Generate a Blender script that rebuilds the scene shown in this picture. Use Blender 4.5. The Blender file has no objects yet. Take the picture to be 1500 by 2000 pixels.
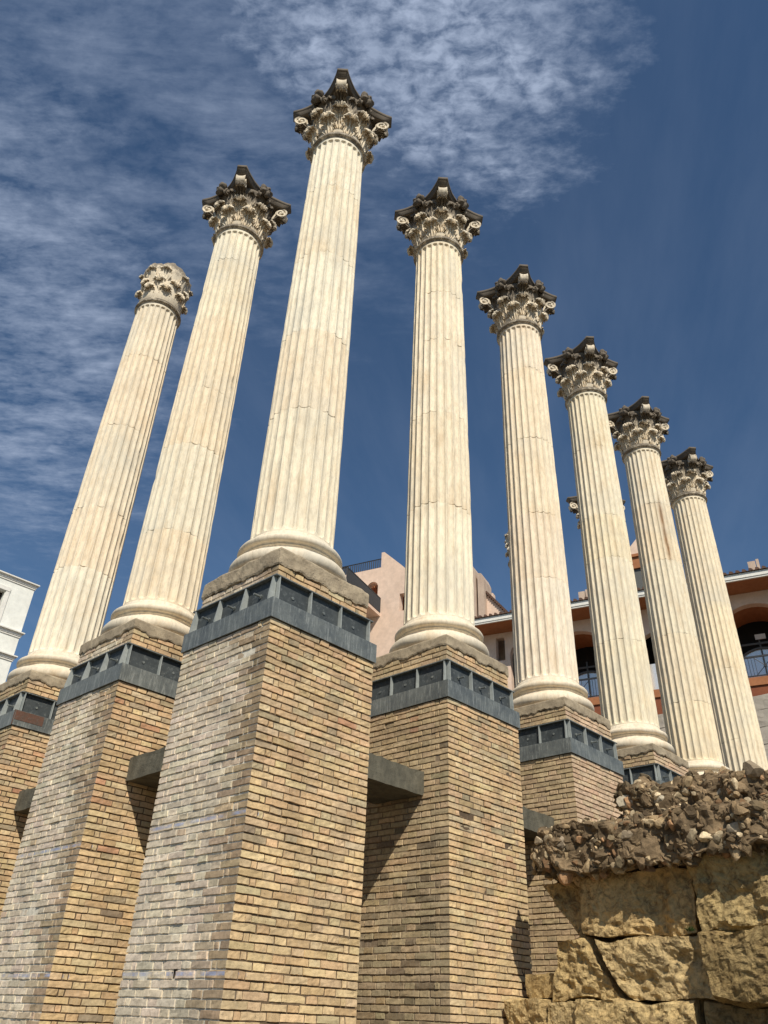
import bpy, math, random
import numpy as np
from mathutils import Matrix, Vector
R_ = math.radians
sc = bpy.context.scene
COL = sc.collection
RND = random.Random(7)

# ------------------------------------------------------------------ camera
cd = bpy.data.cameras.new("camera"); cam = bpy.data.objects.new("camera", cd); COL.objects.link(cam)
yaw, pit, rol = CAMROT = (0.7685, 0.5817, 0.0449)
f = np.array([math.cos(pit)*math.cos(yaw), math.cos(pit)*math.sin(yaw), math.sin(pit)])
r = np.cross(f, [0, 0, 1]); r /= np.linalg.norm(r); u = np.cross(r, f)
r2 = math.cos(rol)*r + math.sin(rol)*u; u2 = -math.sin(rol)*r + math.cos(rol)*u
M = Matrix(((r2[0], u2[0], -f[0], -4.6694), (r2[1], u2[1], -f[1], -5.9065), (r2[2], u2[2], -f[2], -3.8776), (0, 0, 0, 1)))
cam.matrix_world = M
cd.sensor_fit = 'VERTICAL'; cd.sensor_height = 24; cd.lens = 24*1.5282/2
cd.clip_start = 0.05; cd.clip_end = 2000
sc.camera = cam

# ------------------------------------------------------------------ light
SUN = Vector((-0.573, -0.829, 1.0)).normalized()
ld = bpy.data.lights.new("sun", 'SUN'); ld.energy = 5.0; ld.angle = R_(0.5); ld.color = (1.0, 0.93, 0.80)
lo = bpy.data.objects.new("sun", ld); COL.objects.link(lo)
lo.rotation_euler = SUN.to_track_quat('Z', 'Y').to_euler()
elev = math.asin(SUN.z); azim = math.atan2(SUN.x, SUN.y)

w = bpy.data.worlds.new("World"); sc.world = w; w.use_nodes = True
nt = w.node_tree; nt.nodes.clear()
def N(tree, t, **kw):
    n = tree.nodes.new(t)
    for k, v in kw.items():
        if k.startswith('i_'):
            n.inputs[k[2:].replace('_', ' ')].default_value = v
        else: setattr(n, k, v)
    return n
def link(tree, a, b): tree.links.new(a, b)
def math_(tree, op, a, b=None, c=None, clamp=False):
    n = tree.nodes.new('ShaderNodeMath'); n.operation = op; n.use_clamp = clamp
    for i, x in enumerate((a, b, c)):
        if x is None: continue
        if isinstance(x, (int, float)): n.inputs[i].default_value = x
        else: tree.links.new(x, n.inputs[i])
    return n.outputs[0]
def ramp(tree, fac, stops, interp='LINEAR'):
    n = tree.nodes.new('ShaderNodeValToRGB'); n.color_ramp.interpolation = interp
    while len(n.color_ramp.elements) < len(stops): n.color_ramp.elements.new(0.5)
    for e, (p, c) in zip(n.color_ramp.elements, stops):
        e.position = p; e.color = (c, c, c, 1) if isinstance(c, (int, float)) else (*c, 1)
    tree.links.new(fac, n.inputs[0]); return n.outputs[0]
def mixc(tree, fac, a, b, mode='MIX'):
    n = tree.nodes.new('ShaderNodeMix'); n.data_type = 'RGBA'; n.blend_type = mode
    for s, x in ((n.inputs[0], fac), (n.inputs[6], a), (n.inputs[7], b)):
        if isinstance(x, (int, float)): s.default_value = x
        elif isinstance(x, tuple): s.default_value = (*x, 1)
        else: tree.links.new(x, s)
    return n.outputs[2]

sky = N(nt, 'ShaderNodeTexSky'); sky.sky_type = 'NISHITA'; sky.sun_disc = False
sky.sun_elevation = elev; sky.sun_rotation = azim
sky.altitude = 100; sky.air_density = 1.0; sky.dust_density = 0.25; sky.ozone_density = 2.2
geo = N(nt, 'ShaderNodeTexCoord')
sep = N(nt, 'ShaderNodeSeparateXYZ'); link(nt, geo.outputs['Generated'], sep.inputs[0])
zz = math_(nt, 'MAXIMUM', sep.outputs[2], 0.06)
px = math_(nt, 'DIVIDE', sep.outputs[0], zz); py = math_(nt, 'DIVIDE', sep.outputs[1], zz)
cmb = N(nt, 'ShaderNodeCombineXYZ'); link(nt, px, cmb.inputs[0]); link(nt, py, cmb.inputs[1])
def cl_noise(scale, detail, rough, sx=1, sy=1, rot=0, dist=0.0, off=(0, 0, 0)):
    mp = N(nt, 'ShaderNodeMapping'); mp.inputs['Scale'].default_value = (sx, sy, 1)
    mr = N(nt, 'ShaderNodeMapping'); mr.inputs['Rotation'].default_value = (0, 0, -rot); mp.inputs['Location'].default_value = off
    link(nt, cmb.outputs[0], mr.inputs[0]); link(nt, mr.outputs[0], mp.inputs[0])
    n = N(nt, 'ShaderNodeTexNoise'); n.inputs['Scale'].default_value = scale; n.inputs['Detail'].default_value = detail
    n.inputs['Roughness'].default_value = rough; n.inputs['Distortion'].default_value = dist
    link(nt, mp.outputs[0], n.inputs['Vector']); return n.outputs[0]
def blob(cx, cy, rx, ry, rot, soft):
    """1 in the middle of an ellipse on the cloud layer, 0 outside it"""
    c, s = math.cos(rot), math.sin(rot)
    dx = math_(nt, 'SUBTRACT', px, cx); dy = math_(nt, 'SUBTRACT', py, cy)
    a = math_(nt, 'ADD', math_(nt, 'MULTIPLY', dx, c/rx), math_(nt, 'MULTIPLY', dy, s/rx))
    b = math_(nt, 'ADD', math_(nt, 'MULTIPLY', dx, -s/ry), math_(nt, 'MULTIPLY', dy, c/ry))
    d = math_(nt, 'SQRT', math_(nt, 'ADD', math_(nt, 'MULTIPLY', a, a), math_(nt, 'MULTIPLY', b, b)))
    d = math_(nt, 'ADD', d, math_(nt, 'MULTIPLY', math_(nt, 'SUBTRACT', edge_n, .5), 1.7))
    n = nt.nodes.new('ShaderNodeMapRange'); n.interpolation_type = 'SMOOTHSTEP'
    n.inputs[1].default_value = 1+soft; n.inputs[2].default_value = 1-soft; nt.links.new(d, n.inputs[0])
    return n.outputs[0]
edge_n = None
big = cl_noise(5, 4, 0.6, off=(3, 1, 0)); edge_n = cl_noise(9, 7, 0.68, sx=.8, sy=1.4, rot=R_(-50), off=(1, 4, 0))
puff = cl_noise(40, 6, 0.60, sx=.8, sy=1.25, rot=R_(-50), dist=0.25)
wisp = cl_noise(6.0, 8, 0.64, sx=.9, sy=2.0, rot=R_(-50), dist=0.2, off=(.3, .2, 0))
m1 = blob(0.29, 0.29, 0.28, 0.185, R_(8), 0.42)
m2 = blob(0.20, 0.60, 0.40, 0.36, R_(60), 0.7)
m3 = blob(0.28, 1.22, 0.60, 0.26, R_(62), 0.75)
bigr = ramp(nt, big, [(0.30, 0.0), (0.62, 1.0)])
puffr = ramp(nt, puff, [(0.36, 0.0), (0.64, 1.0)])
d1 = math_(nt, 'MULTIPLY', m1, math_(nt, 'MULTIPLY_ADD', bigr, .5, .5))
d1 = math_(nt, 'MULTIPLY', math_(nt, 'MULTIPLY_ADD', puffr, 0.78, 0.22), d1)
wispr = ramp(nt, wisp, [(0.40, 0.0), (0.74, 1.0)])
fibr = ramp(nt, cl_noise(16, 8, .68, sx=.45, sy=3.2, rot=R_(-44), dist=.3, off=(5, 2, 0)), [(0.34, 0.55), (0.66, 1.0)])
wispr = math_(nt, 'MULTIPLY', wispr, fibr)
d2 = math_(nt, 'MULTIPLY', math_(nt, 'MULTIPLY', m2, math_(nt, 'MULTIPLY_ADD', puffr, .22, math_(nt, 'MULTIPLY', wispr, 1.1))), 0.44)
d3 = math_(nt, 'MULTIPLY', math_(nt, 'MULTIPLY', m3, math_(nt, 'MULTIPLY_ADD', puffr, .22, wispr)), 0.95)
far_ = math_(nt, 'MULTIPLY', ramp(nt, cl_noise(3, 6, .6, sx=.5, sy=2, rot=R_(30)), [(0.4, 0), (.8, 1)]), 0.09)
dens = math_(nt, 'MAXIMUM', math_(nt, 'MAXIMUM', d1, d2), math_(nt, 'MAXIMUM', d3, far_))
dens = math_(nt, 'MULTIPLY', dens, 0.95, clamp=True)
skyc = mixc(nt, 1.0, sky.outputs[0], (0.82, 1.00, 1.10), 'MULTIPLY')
cloudc = mixc(nt, dens, skyc, (5.2, 6.2, 8.2))
bg = N(nt, 'ShaderNodeBackground'); bg.inputs[1].default_value = 0.08
link(nt, cloudc, bg.inputs[0])
wo = N(nt, 'ShaderNodeOutputWorld'); link(nt, bg.outputs[0], wo.inputs[0])

sc.view_settings.view_transform = 'Standard'; sc.view_settings.look = 'None'
sc.view_settings.exposure = -0.06; sc.view_settings.gamma = 1.0; sc.view_settings.use_curve_mapping = False

# ------------------------------------------------------------------ noise / mesh helpers
def _hash(ix, iy, iz, s):
    h = (ix.astype(np.int64)*374761393 + iy.astype(np.int64)*668265263 + iz.astype(np.int64)*2147483647 + s*1274126177) & 0xffffffff
    h = ((h ^ (h >> 13))*1274126177) & 0xffffffff
    h = ((h ^ (h >> 16))*2246822519) & 0xffffffff
    return ((h ^ (h >> 15)) & 0xffff)/32767.5 - 1.0
def vn(P, s=0):
    P = np.asarray(P, float); i = np.floor(P).astype(np.int64); t = P - i; t = t*t*(3-2*t)
    o = 0
    for a in (0, 1):
        for b in (0, 1):
            for c in (0, 1):
                wgt = (t[..., 0] if a else 1-t[..., 0])*(t[..., 1] if b else 1-t[..., 1])*(t[..., 2] if c else 1-t[..., 2])
                o = o + wgt*_hash(i[..., 0]+a, i[..., 1]+b, i[..., 2]+c, s)
    return o
def fbm(P, s=0, o=3):
    v = 0; a = 1; P = np.asarray(P, float)
    for k in range(o): v = v + a*vn(P*(2**k)+17.3*k, s+k); a *= .5
    return v
def vvec(P, s=0, o=1): return np.stack([fbm(P, s, o), fbm(P+31.7, s+11, o), fbm(P-57.1, s+23, o)], -1)

def mk(name, V, F, mat, parent=None, col=None, smooth=False):
    """V (n,3); F list of faces or (m,4) array; col (n,3) or (n,4) per vertex"""
    me = bpy.data.meshes.new(name)
    V = np.asarray(V, np.float32)
    if isinstance(F, np.ndarray):
        k = F.shape[1]; m = len(F)
        me.vertices.add(len(V)); me.vertices.foreach_set('co', V.ravel())
        me.loops.add(m*k); me.loops.foreach_set('vertex_index', F.astype(np.int32).ravel())
        me.polygons.add(m); me.polygons.foreach_set('loop_start', np.arange(0, m*k, k, dtype=np.int32))
        me.polygons.foreach_set('loop_total', np.full(m, k, np.int32))
        me.update(calc_edges=True); me.validate()
    else:
        me.from_pydata(V.tolist(), [], [list(map(int, q)) for q in F])
    if col is not None:
        col = np.asarray(col, np.float32)
        if col.shape[1] == 3: col = np.concatenate([col, np.ones((len(col), 1), np.float32)], 1)
        at = me.color_attributes.new('Col', 'FLOAT_COLOR', 'POINT'); at.data.foreach_set('color', col.ravel())
    me.polygons.foreach_set('use_smooth', np.full(len(me.polygons), bool(smooth)))
    me.materials.append(mat)
    o = bpy.data.objects.new(name, me); COL.objects.link(o)
    if parent is not None: o.parent = parent
    return o

class MB:
    """collects pieces into one mesh"""
    def __init__(s): s.V = []; s.F = []; s.C = []; s.n = 0
    def add(s, V, F, c=(1, 1, 1)):
        V = np.asarray(V, float).reshape(-1, 3)
        s.V.append(V); s.F += [[int(i)+s.n for i in q] for q in F]
        c = np.asarray(c, float); s.C.append(np.tile(c, (len(V), 1)) if c.ndim == 1 else c); s.n += len(V)
    def box(s, x0, x1, y0, y1, z0, z1, c=(1, 1, 1)):
        V = [(x, y, z) for z in (z0, z1) for y in (y0, y1) for x in (x0, x1)]
        s.add(V, [(0, 2, 3, 1), (4, 5, 7, 6), (0, 1, 5, 4), (2, 6, 7, 3), (0, 4, 6, 2), (1, 3, 7, 5)], c)
    def prism(s, poly, a0, a1, axis='y', c=(1, 1, 1)):
        """poly of 2-D points extruded along an axis"""
        n = len(poly); V = []
        for a in (a0, a1):
            for p, q in poly:
                V.append({'y': (p, a, q), 'x': (a, p, q), 'z': (p, q, a)}[axis])
        F = [tuple(range(n)), tuple(range(2*n-1, n-1, -1))]
        F += [(i, i+n, (i+1) % n+n, (i+1) % n) for i in range(n)]
        s.add(V, F, c)
    def rod(s, a, b, rad, n=8, c=(1, 1, 1)):
        a = np.array(a, float); b = np.array(b, float); d = b-a; d /= np.linalg.norm(d)
        t = np.array([0, 0, 1.]) if abs(d[2]) < .9 else np.array([1., 0, 0]); e = np.cross(d, t); e /= np.linalg.norm(e); g = np.cross(d, e)
        V = [p+rad*(math.cos(k*2*math.pi/n)*e+math.sin(k*2*math.pi/n)*g) for p in (a, b) for k in range(n)]
        F = [(k, (k+1) % n, (k+1) % n+n, k+n) for k in range(n)]+[tuple(range(n))[::-1], tuple(range(n, 2*n))]
        s.add(V, F, c)
    def build(s, name, mat, parent=None, smooth=False):
        return mk(name, np.concatenate(s.V), s.F, mat, parent, np.concatenate(s.C), smooth)

def grid_faces(nu, nv, wrap=False):
    F = []
    for j in range(nv-1):
        for i in range(nu if wrap else nu-1):
            i2 = (i+1) % nu; F.append((j*nu+i, j*nu+i2, (j+1)*nu+i2, (j+1)*nu+i))
    return F
def empty(name, loc, label, cat, group=None, rz=0):
    o = bpy.data.objects.new(name, None); COL.objects.link(o); o.location = loc; o.rotation_euler = (0, 0, rz)
    o.empty_display_size = .2
    o['label'] = label; o['category'] = cat
    o['kind'] = 'thing'
    if group: o['group'] = group
    return o
def tag(o, label, cat, group=None):
    o['kind'] = 'thing'
    o['label'] = label; o['category'] = cat
    if group: o['group'] = group
def rough_box(c8, n, amp, freq, seed, oct_=4, rnd=.12):
    """c8: 8 corners ordered z,y,x ; n=(nx,ny,nz) cells. rounded, noise-eroded block"""
    c8 = np.asarray(c8, float).reshape(2, 2, 2, 3)  # [z][y][x]
    V = []; F = []; idx = {}
    nx, ny, nz = n
    def vid(i, j, k):
        if (i, j, k) not in idx: idx[(i, j, k)] = len(V); V.append((i/nx, j/ny, k/nz))
        return idx[(i, j, k)]
    for k in range(nz):
        for j in range(ny):
            F.append((vid(0, j, k), vid(0, j, k+1), vid(0, j+1, k+1), vid(0, j+1, k)))
            F.append((vid(nx, j, k), vid(nx, j+1, k), vid(nx, j+1, k+1), vid(nx, j, k+1)))
        for i in range(nx):
            F.append((vid(i, 0, k), vid(i+1, 0, k), vid(i+1, 0, k+1), vid(i, 0, k+1)))
            F.append((vid(i, ny, k), vid(i, ny, k+1), vid(i+1, ny, k+1), vid(i+1, ny, k)))
    for j in range(ny):
        for i in range(nx):
            F.append((vid(i, j, 0), vid(i, j+1, 0), vid(i+1, j+1, 0), vid(i+1, j, 0)))
            F.append((vid(i, j, nz), vid(i+1, j, nz), vid(i+1, j+1, nz), vid(i, j+1, nz)))
    T = np.array(V, float)
    x, y, z = T[:, 0:1], T[:, 1:2], T[:, 2:3]
    P = 0
    for a in (0, 1):
        for b in (0, 1):
            for c in (0, 1): P = P + (z if a else 1-z)*(y if b else 1-y)*(x if c else 1-x)*c8[a, b, c]
    cen = c8.reshape(-1, 3).mean(0)
    # round the edges
    S = T*2-1; l = np.sort(np.abs(S), 1); edge = np.clip((l[:, 1]-.72)/.28, 0, 1)**2*rnd + np.clip((l[:, 0]-.72)/.28, 0, 1)**2*rnd
    size = np.abs(c8.reshape(-1, 3)-cen).min()
    P = P + (cen-P)*(edge[:, None]*.35)
    P = P + vvec(P*freq, seed, oct_)*amp
    return P, F

# ------------------------------------------------------------------ materials
def new_mat(name):
    m = bpy.data.materials.new(name); m.use_nodes = True; t = m.node_tree
    return m, t, t.nodes['Principled BSDF']
def noise(t, scale, detail=5, rough=.6, vec=None, sx=None, obj=True, dist=0):
    tc = t.nodes.new('ShaderNodeTexCoord'); src = tc.outputs['Object'] if obj else vec
    if vec is not None: src = vec
    if sx:
        mp = t.nodes.new('ShaderNodeMapping'); mp.inputs['Scale'].default_value = sx; t.links.new(src, mp.inputs[0]); src = mp.outputs[0]
    n = t.nodes.new('ShaderNodeTexNoise'); n.inputs['Scale'].default_value = scale; n.inputs['Detail'].default_value = detail
    n.inputs['Roughness'].default_value = rough; n.inputs['Distortion'].default_value = dist
    t.links.new(src, n.inputs['Vector']); return n.outputs[0]
def bump(t, bsdf, h, strength=.3, dist=.01):
    b = t.nodes.new('ShaderNodeBump'); b.inputs['Strength'].default_value = strength; b.inputs['Distance'].default_value = dist
    t.links.new(h, b.inputs['Height']); t.links.new(b.outputs[0], bsdf.inputs['Normal'])
def worldpos(t):
    g = t.nodes.new('ShaderNodeNewGeometry'); return g.outputs['Position']
def attr(t):
    a = t.nodes.new('ShaderNodeVertexColor'); a.layer_name = 'Col'; return a.outputs[0], a.outputs[1]

# brick / mortar
def brick_mat(name='brick_weathered', lines=True):
    m, t, b = new_mat(name); c, _ = attr(t); wp = worldpos(t)
    n1 = noise(t, 26, 6, .7, vec=wp); n2 = noise(t, 3.0, 5, .6, vec=wp); n3 = noise(t, 9, 5, .65, vec=wp, sx=(3.5, 3.5, .5))
    c = mixc(t, 1.0, c, ramp(t, n1, [(.25, .62), (.5, 1.0), (.8, 1.25)]), 'MULTIPLY')
    c = mixc(t, 1.0, c, ramp(t, n2, [(.3, .74), (.6, 1.08)]), 'MULTIPLY')
    n6 = noise(t, 2.2, 7, .7, vec=wp, sx=(2.2, 2.2, .35)); c = mixc(t, ramp(t, n6, [(.54, 0.0), (.76, .36)]), c, (.25, .19, .125))
    c = mixc(t, ramp(t, n3, [(.55, 0.0), (.85, .34)]), c, (.50, .46, .38))
    n4 = noise(t, 60, 3, .5, vec=wp)
    c = mixc(t, ramp(t, n4, [(.66, 0.0), (.74, .55)]), c, (.09, .065, .045))
    n5 = noise(t, 1.6, 6, .7, vec=wp, sx=(1, 1, .6))
    c = mixc(t, ramp(t, n5, [(.60, 0.0), (.82, .35)]), c, (.22, .17, .115))
    if lines:
        # faded blue setting-out lines on the faces that look towards -x
        g = t.nodes.new('ShaderNodeNewGeometry'); sp = t.nodes.new('ShaderNodeSeparateXYZ'); t.links.new(g.outputs['Position'], sp.inputs[0])
        sn = t.nodes.new('ShaderNodeSeparateXYZ'); t.links.new(g.outputs['True Normal'], sn.inputs[0])
        m_ = None
        for z0 in (-2.49, -3.60):
            d = math_(t, 'ABSOLUTE', math_(t, 'SUBTRACT', sp.outputs[2], z0))
            q = math_(t, 'LESS_THAN', d, .013); m_ = q if m_ is None else math_(t, 'MAXIMUM', m_, q)
        m_ = math_(t, 'MULTIPLY', m_, math_(t, 'LESS_THAN', sn.outputs[0], -.6))
        m_ = math_(t, 'MULTIPLY', m_, ramp(t, noise(t, 5, 4, .7, vec=wp), [(.40, .0), (.60, .8)]))
        m_ = math_(t, 'MULTIPLY', m_, math_(t, 'LESS_THAN', sp.outputs[0], -.3))
        c = mixc(t, m_, c, (.33, .38, .55))
    t.links.new(c, b.inputs['Base Color']); b.inputs['Roughness'].default_value = .95
    b.inputs['Specular IOR Level'].default_value = .15
    bump(t, b, n1, .6, .006); return m
M_BRICK = brick_mat()

def marble_mat(name, crust=0.0, stain=1.0, zc=8.3):
    m, t, b = new_mat(name); c, al = attr(t)
    oi = t.nodes.new('ShaderNodeObjectInfo')
    va = t.nodes.new('ShaderNodeVectorMath'); va.operation = 'MULTIPLY_ADD'
    tc = t.nodes.new('ShaderNodeTexCoord'); cb = t.nodes.new('ShaderNodeCombineXYZ')
    t.links.new(oi.outputs['Random'], cb.inputs[0]); t.links.new(oi.outputs['Random'], cb.inputs[2])
    t.links.new(cb.outputs[0], va.inputs[0]); va.inputs[1].default_value = (23, 0, 41); t.links.new(tc.outputs['Object'], va.inputs[2])
    vec = va.outputs[0]
    n1 = noise(t, 3.2, 8, .68, vec=vec, sx=(1.6, 1.6, .5)); n2 = noise(t, 22, 6, .7, vec=vec, sx=(1.2, 1.2, .35)); n3 = noise(t, 1.3, 5, .6, vec=vec, sx=(1, 1, .7))
    c = mixc(t, 1.0, c, ramp(t, n2, [(.25, .72), (.55, 1.04), (.8, 1.12)]), 'MULTIPLY')
    c = mixc(t, ramp(t, n1, [(.49, 0.0), (.74, .55*stain)]), c, (.56, .40, .23))
    c = mixc(t, ramp(t, n3, [(.48, 0.0), (.72, .5*stain)]), c, (.52, .505, .44))
    n4 = noise(t, 38, 4, .6, vec=vec, sx=(1, 1, .5))
    c = mixc(t, ramp(t, n4, [(.69, 0.0), (.76, .6)]), c, (.10, .08, .06))
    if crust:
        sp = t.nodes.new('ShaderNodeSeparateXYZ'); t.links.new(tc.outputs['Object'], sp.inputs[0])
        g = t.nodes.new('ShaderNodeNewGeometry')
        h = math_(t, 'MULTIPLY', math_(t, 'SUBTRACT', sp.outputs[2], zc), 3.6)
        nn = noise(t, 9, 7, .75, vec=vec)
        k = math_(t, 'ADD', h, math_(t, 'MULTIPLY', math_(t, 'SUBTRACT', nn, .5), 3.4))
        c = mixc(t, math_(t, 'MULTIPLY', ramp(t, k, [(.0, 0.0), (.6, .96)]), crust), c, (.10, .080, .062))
    t.links.new(c, b.inputs['Base Color']); b.inputs['Roughness'].default_value = .82
    b.inputs['Specular IOR Level'].default_value = .25
    h = mixc(t, .5, n2, n4)
    bump(t, b, h, .35, .006); return m
M_SHAFT = marble_mat('fluted_marble')
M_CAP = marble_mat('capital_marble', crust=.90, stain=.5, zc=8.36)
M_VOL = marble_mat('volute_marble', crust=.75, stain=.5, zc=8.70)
M_AST = marble_mat('stained_shaded_astragal', crust=.85, stain=.6, zc=7.66)  # dark crust plus the shade under the ring, both put into the colour
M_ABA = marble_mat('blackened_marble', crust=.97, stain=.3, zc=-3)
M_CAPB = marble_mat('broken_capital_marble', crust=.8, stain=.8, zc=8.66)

def simple_noise_mat(name, c1, c2, scale=6, rough=.9, bumps=.5, bd=.02, spec=.2, third=None, sx=None, world=False, metallic=0):
    m, t, b = new_mat(name); vec = worldpos(t) if world else None
    n1 = noise(t, scale, 8, .68, vec=vec, sx=sx); n2 = noise(t, scale*5, 6, .7, vec=vec)
    c = mixc(t, ramp(t, n1, [(.32, 0.0), (.68, 1.0)]), c1, c2)
    if third: c = mixc(t, ramp(t, n2, [(.54, 0.0), (.72, .8)]), c, third)
    c = mixc(t, 1.0, c, ramp(t, n2, [(.2, .8), (.8, 1.15)]), 'MULTIPLY')
    t.links.new(c, b.inputs['Base Color']); b.inputs['Roughness'].default_value = rough; b.inputs['Metallic'].default_value = metallic
    b.inputs['Specular IOR Level'].default_value = spec
    bump(t, b, mixc(t, .5, n1, n2), bumps, bd); return m
M_PLINTH = simple_noise_mat('weathered_plinth_stone', (.50, .41, .285), (.27, .215, .15), 7, third=(.085, .07, .05), world=True)
M_CONC = simple_noise_mat('old_concrete', (.085, .08, .062), (.17, .155, .115), 9, third=(.045, .04, .03), world=True, sx=(1, 1, .5))
M_GROUND = simple_noise_mat('trodden_earth', (.11, .09, .065), (.15, .125, .09), 1.5, third=(.18, .15, .11), world=True)
M_PINK = simple_noise_mat('pink_render', (.68, .50, .385), (.75, .57, .45), .7, bumps=.1, world=True)
M_SHADEPINK = M_PINK
M_WHITE = simple_noise_mat('white_render', (.76, .76, .70), (.84, .84, .78), .5, bumps=.05, world=True)
M_WTRIM = simple_noise_mat('white_trim', (.74, .72, .66), (.80, .78, .72), 2, bumps=.1, world=True)
M_ORANGE = simple_noise_mat('orange_render', (.33, .135, .06), (.40, .17, .08), 1.5, bumps=.1, world=True)
M_ORANGE_SHADE = simple_noise_mat('shaded_orange_render', (.20, .065, .035), (.26, .09, .045), 1.5, bumps=.1, world=True)  # darkened orange render: the shadow below the sill band is in the colour
M_TILE = simple_noise_mat('clay_roof_tiles', (.085, .05, .038), (.16, .09, .062), 3, third=(.04, .035, .03), world=True)
M_CHIM = simple_noise_mat('stained_chimney_render', (.60, .47, .36), (.45, .33, .26), 3, third=(.25, .2, .16), world=True, sx=(1, 1, .3))
M_ASHLAR = simple_noise_mat('grey_ashlar', (.42, .38, .33), (.50, .45, .38), 2, world=True)
def plain(name, c, rough=.5, metallic=0, spec=.5):
    m, t, b = new_mat(name); b.inputs['Base Color'].default_value = (*c, 1); b.inputs['Roughness'].default_value = rough
    b.inputs['Metallic'].default_value = metallic; b.inputs['Specular IOR Level'].default_value = spec
    n = noise(t, 20, 3); c2 = mixc(t, ramp(t, n, [(.3, 0.0), (.7, 1.0)]), tuple(x*.85 for x in c), tuple(min(1, x*1.12) for x in c)); t.links.new(c2, b.inputs['Base Color'])
    return m
M_IRON = plain('black_iron', (.02, .022, .026), .5)
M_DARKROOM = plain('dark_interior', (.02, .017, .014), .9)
M_GLASS = plain('window_glass', (.80, .80, .76), .30, .55, .8)
M_FRAME = plain('window_frame', (.10, .10, .09), .5)

def steel_mat():
    m, t, b = new_mat('galvanised_steel'); wp = worldpos(t)
    n1 = noise(t, 4, 6, .7, vec=wp); n2 = noise(t, 16, 6, .7, vec=wp, sx=(3, 3, .35)); n3 = noise(t, 60, 3, .6, vec=wp)
    c = mixc(t, ramp(t, n1, [(.35, 0.0), (.65, 1.0)]), (.12, .132, .130), (.225, .24, .225))
    c = mixc(t, ramp(t, n2, [(.50, 0.0), (.72, .8)]), c, (.46, .47, .43))
    c = mixc(t, 1.0, c, ramp(t, n3, [(.2, .8), (.8, 1.2)]), 'MULTIPLY')
    t.links.new(c, b.inputs['Base Color']); b.inputs['Metallic'].default_value = .35
    t.links.new(ramp(t, n1, [(.3, .42), (.7, .62)]), b.inputs['Roughness'])
    bump(t, b, n2, .15, .004); return m
M_STEEL = steel_mat()
M_RUST = simple_noise_mat('rusted_steel', (.16, .07, .045), (.10, .075, .06), 8, rough=.8, bumps=.2, third=(.13, .12, .11), world=True)
M_PANEL = simple_noise_mat('dark_steel_panel', (.045, .052, .055), (.085, .095, .098), 5, rough=.5, bumps=.1, third=(.16, .17, .165), world=True)
M_GUSSET = simple_noise_mat('bright_galvanised_fin', (.26, .28, .27), (.38, .40, .38), 6, rough=.45, bumps=.1, world=True)
M_SAND = None
def sandstone_mat():
    m, t, b = new_mat('yellow_sandstone'); wp = worldpos(t); c, _ = attr(t)
    n1 = noise(t, 3.5, 9, .7, vec=wp); n2 = noise(t, 22, 7, .72, vec=wp); n3 = noise(t, 8, 6, .7, vec=wp, dist=1.5)
    k = mixc(t, ramp(t, n1, [(.32, 0.0), (.66, 1.0)]), (.52, .37, .175), (.66, .50, .26))
    k = mixc(t, ramp(t, n3, [(.48, 0.0), (.66, .85)]), k, (.20, .14, .075))
    k = mixc(t, 1.0, k, ramp(t, n2, [(.25, .5), (.5, 1.0), (.75, 1.25)]), 'MULTIPLY')
    k = mixc(t, 1.0, k, c, 'MULTIPLY')
    t.links.new(k, b.inputs['Base Color']); b.inputs['Roughness'].default_value = .95; b.inputs['Specular IOR Level'].default_value = .1
    bump(t, b, mixc(t, .35, n2, n3), 1.0, .05); return m
M_SAND = sandstone_mat()
def rubble_mat():
    m, t, b = new_mat('rubble_concrete'); wp = worldpos(t); c, _ = attr(t)
    n2 = noise(t, 28, 7, .72, vec=wp); n3 = noise(t, 9, 6, .7, vec=wp)
    k = mixc(t, 1.0, c, ramp(t, n2, [(.25, .5), (.5, 1.0), (.8, 1.35)]), 'MULTIPLY')
    k = mixc(t, ramp(t, n3, [(.58, 0.0), (.74, .6)]), k, (.11, .085, .06))
    t.links.new(k, b.inputs['Base Color']); b.inputs['Roughness'].default_value = .9; b.inputs['Specular IOR Level'].default_value = .2
    bump(t, b, mixc(t, .5, n2, n3), .8, .015); return m
M_RUB = rubble_mat()

# ------------------------------------------------------------------ ground
g = MB(); g.add([(-400, -400, -5.25), (400, -400, -5.25), (400, 400, -5.25), (-400, 400, -5.25)], [(0, 1, 2, 3)])
o = g.build('ground', M_GROUND); o['kind'] = 'structure'

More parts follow.
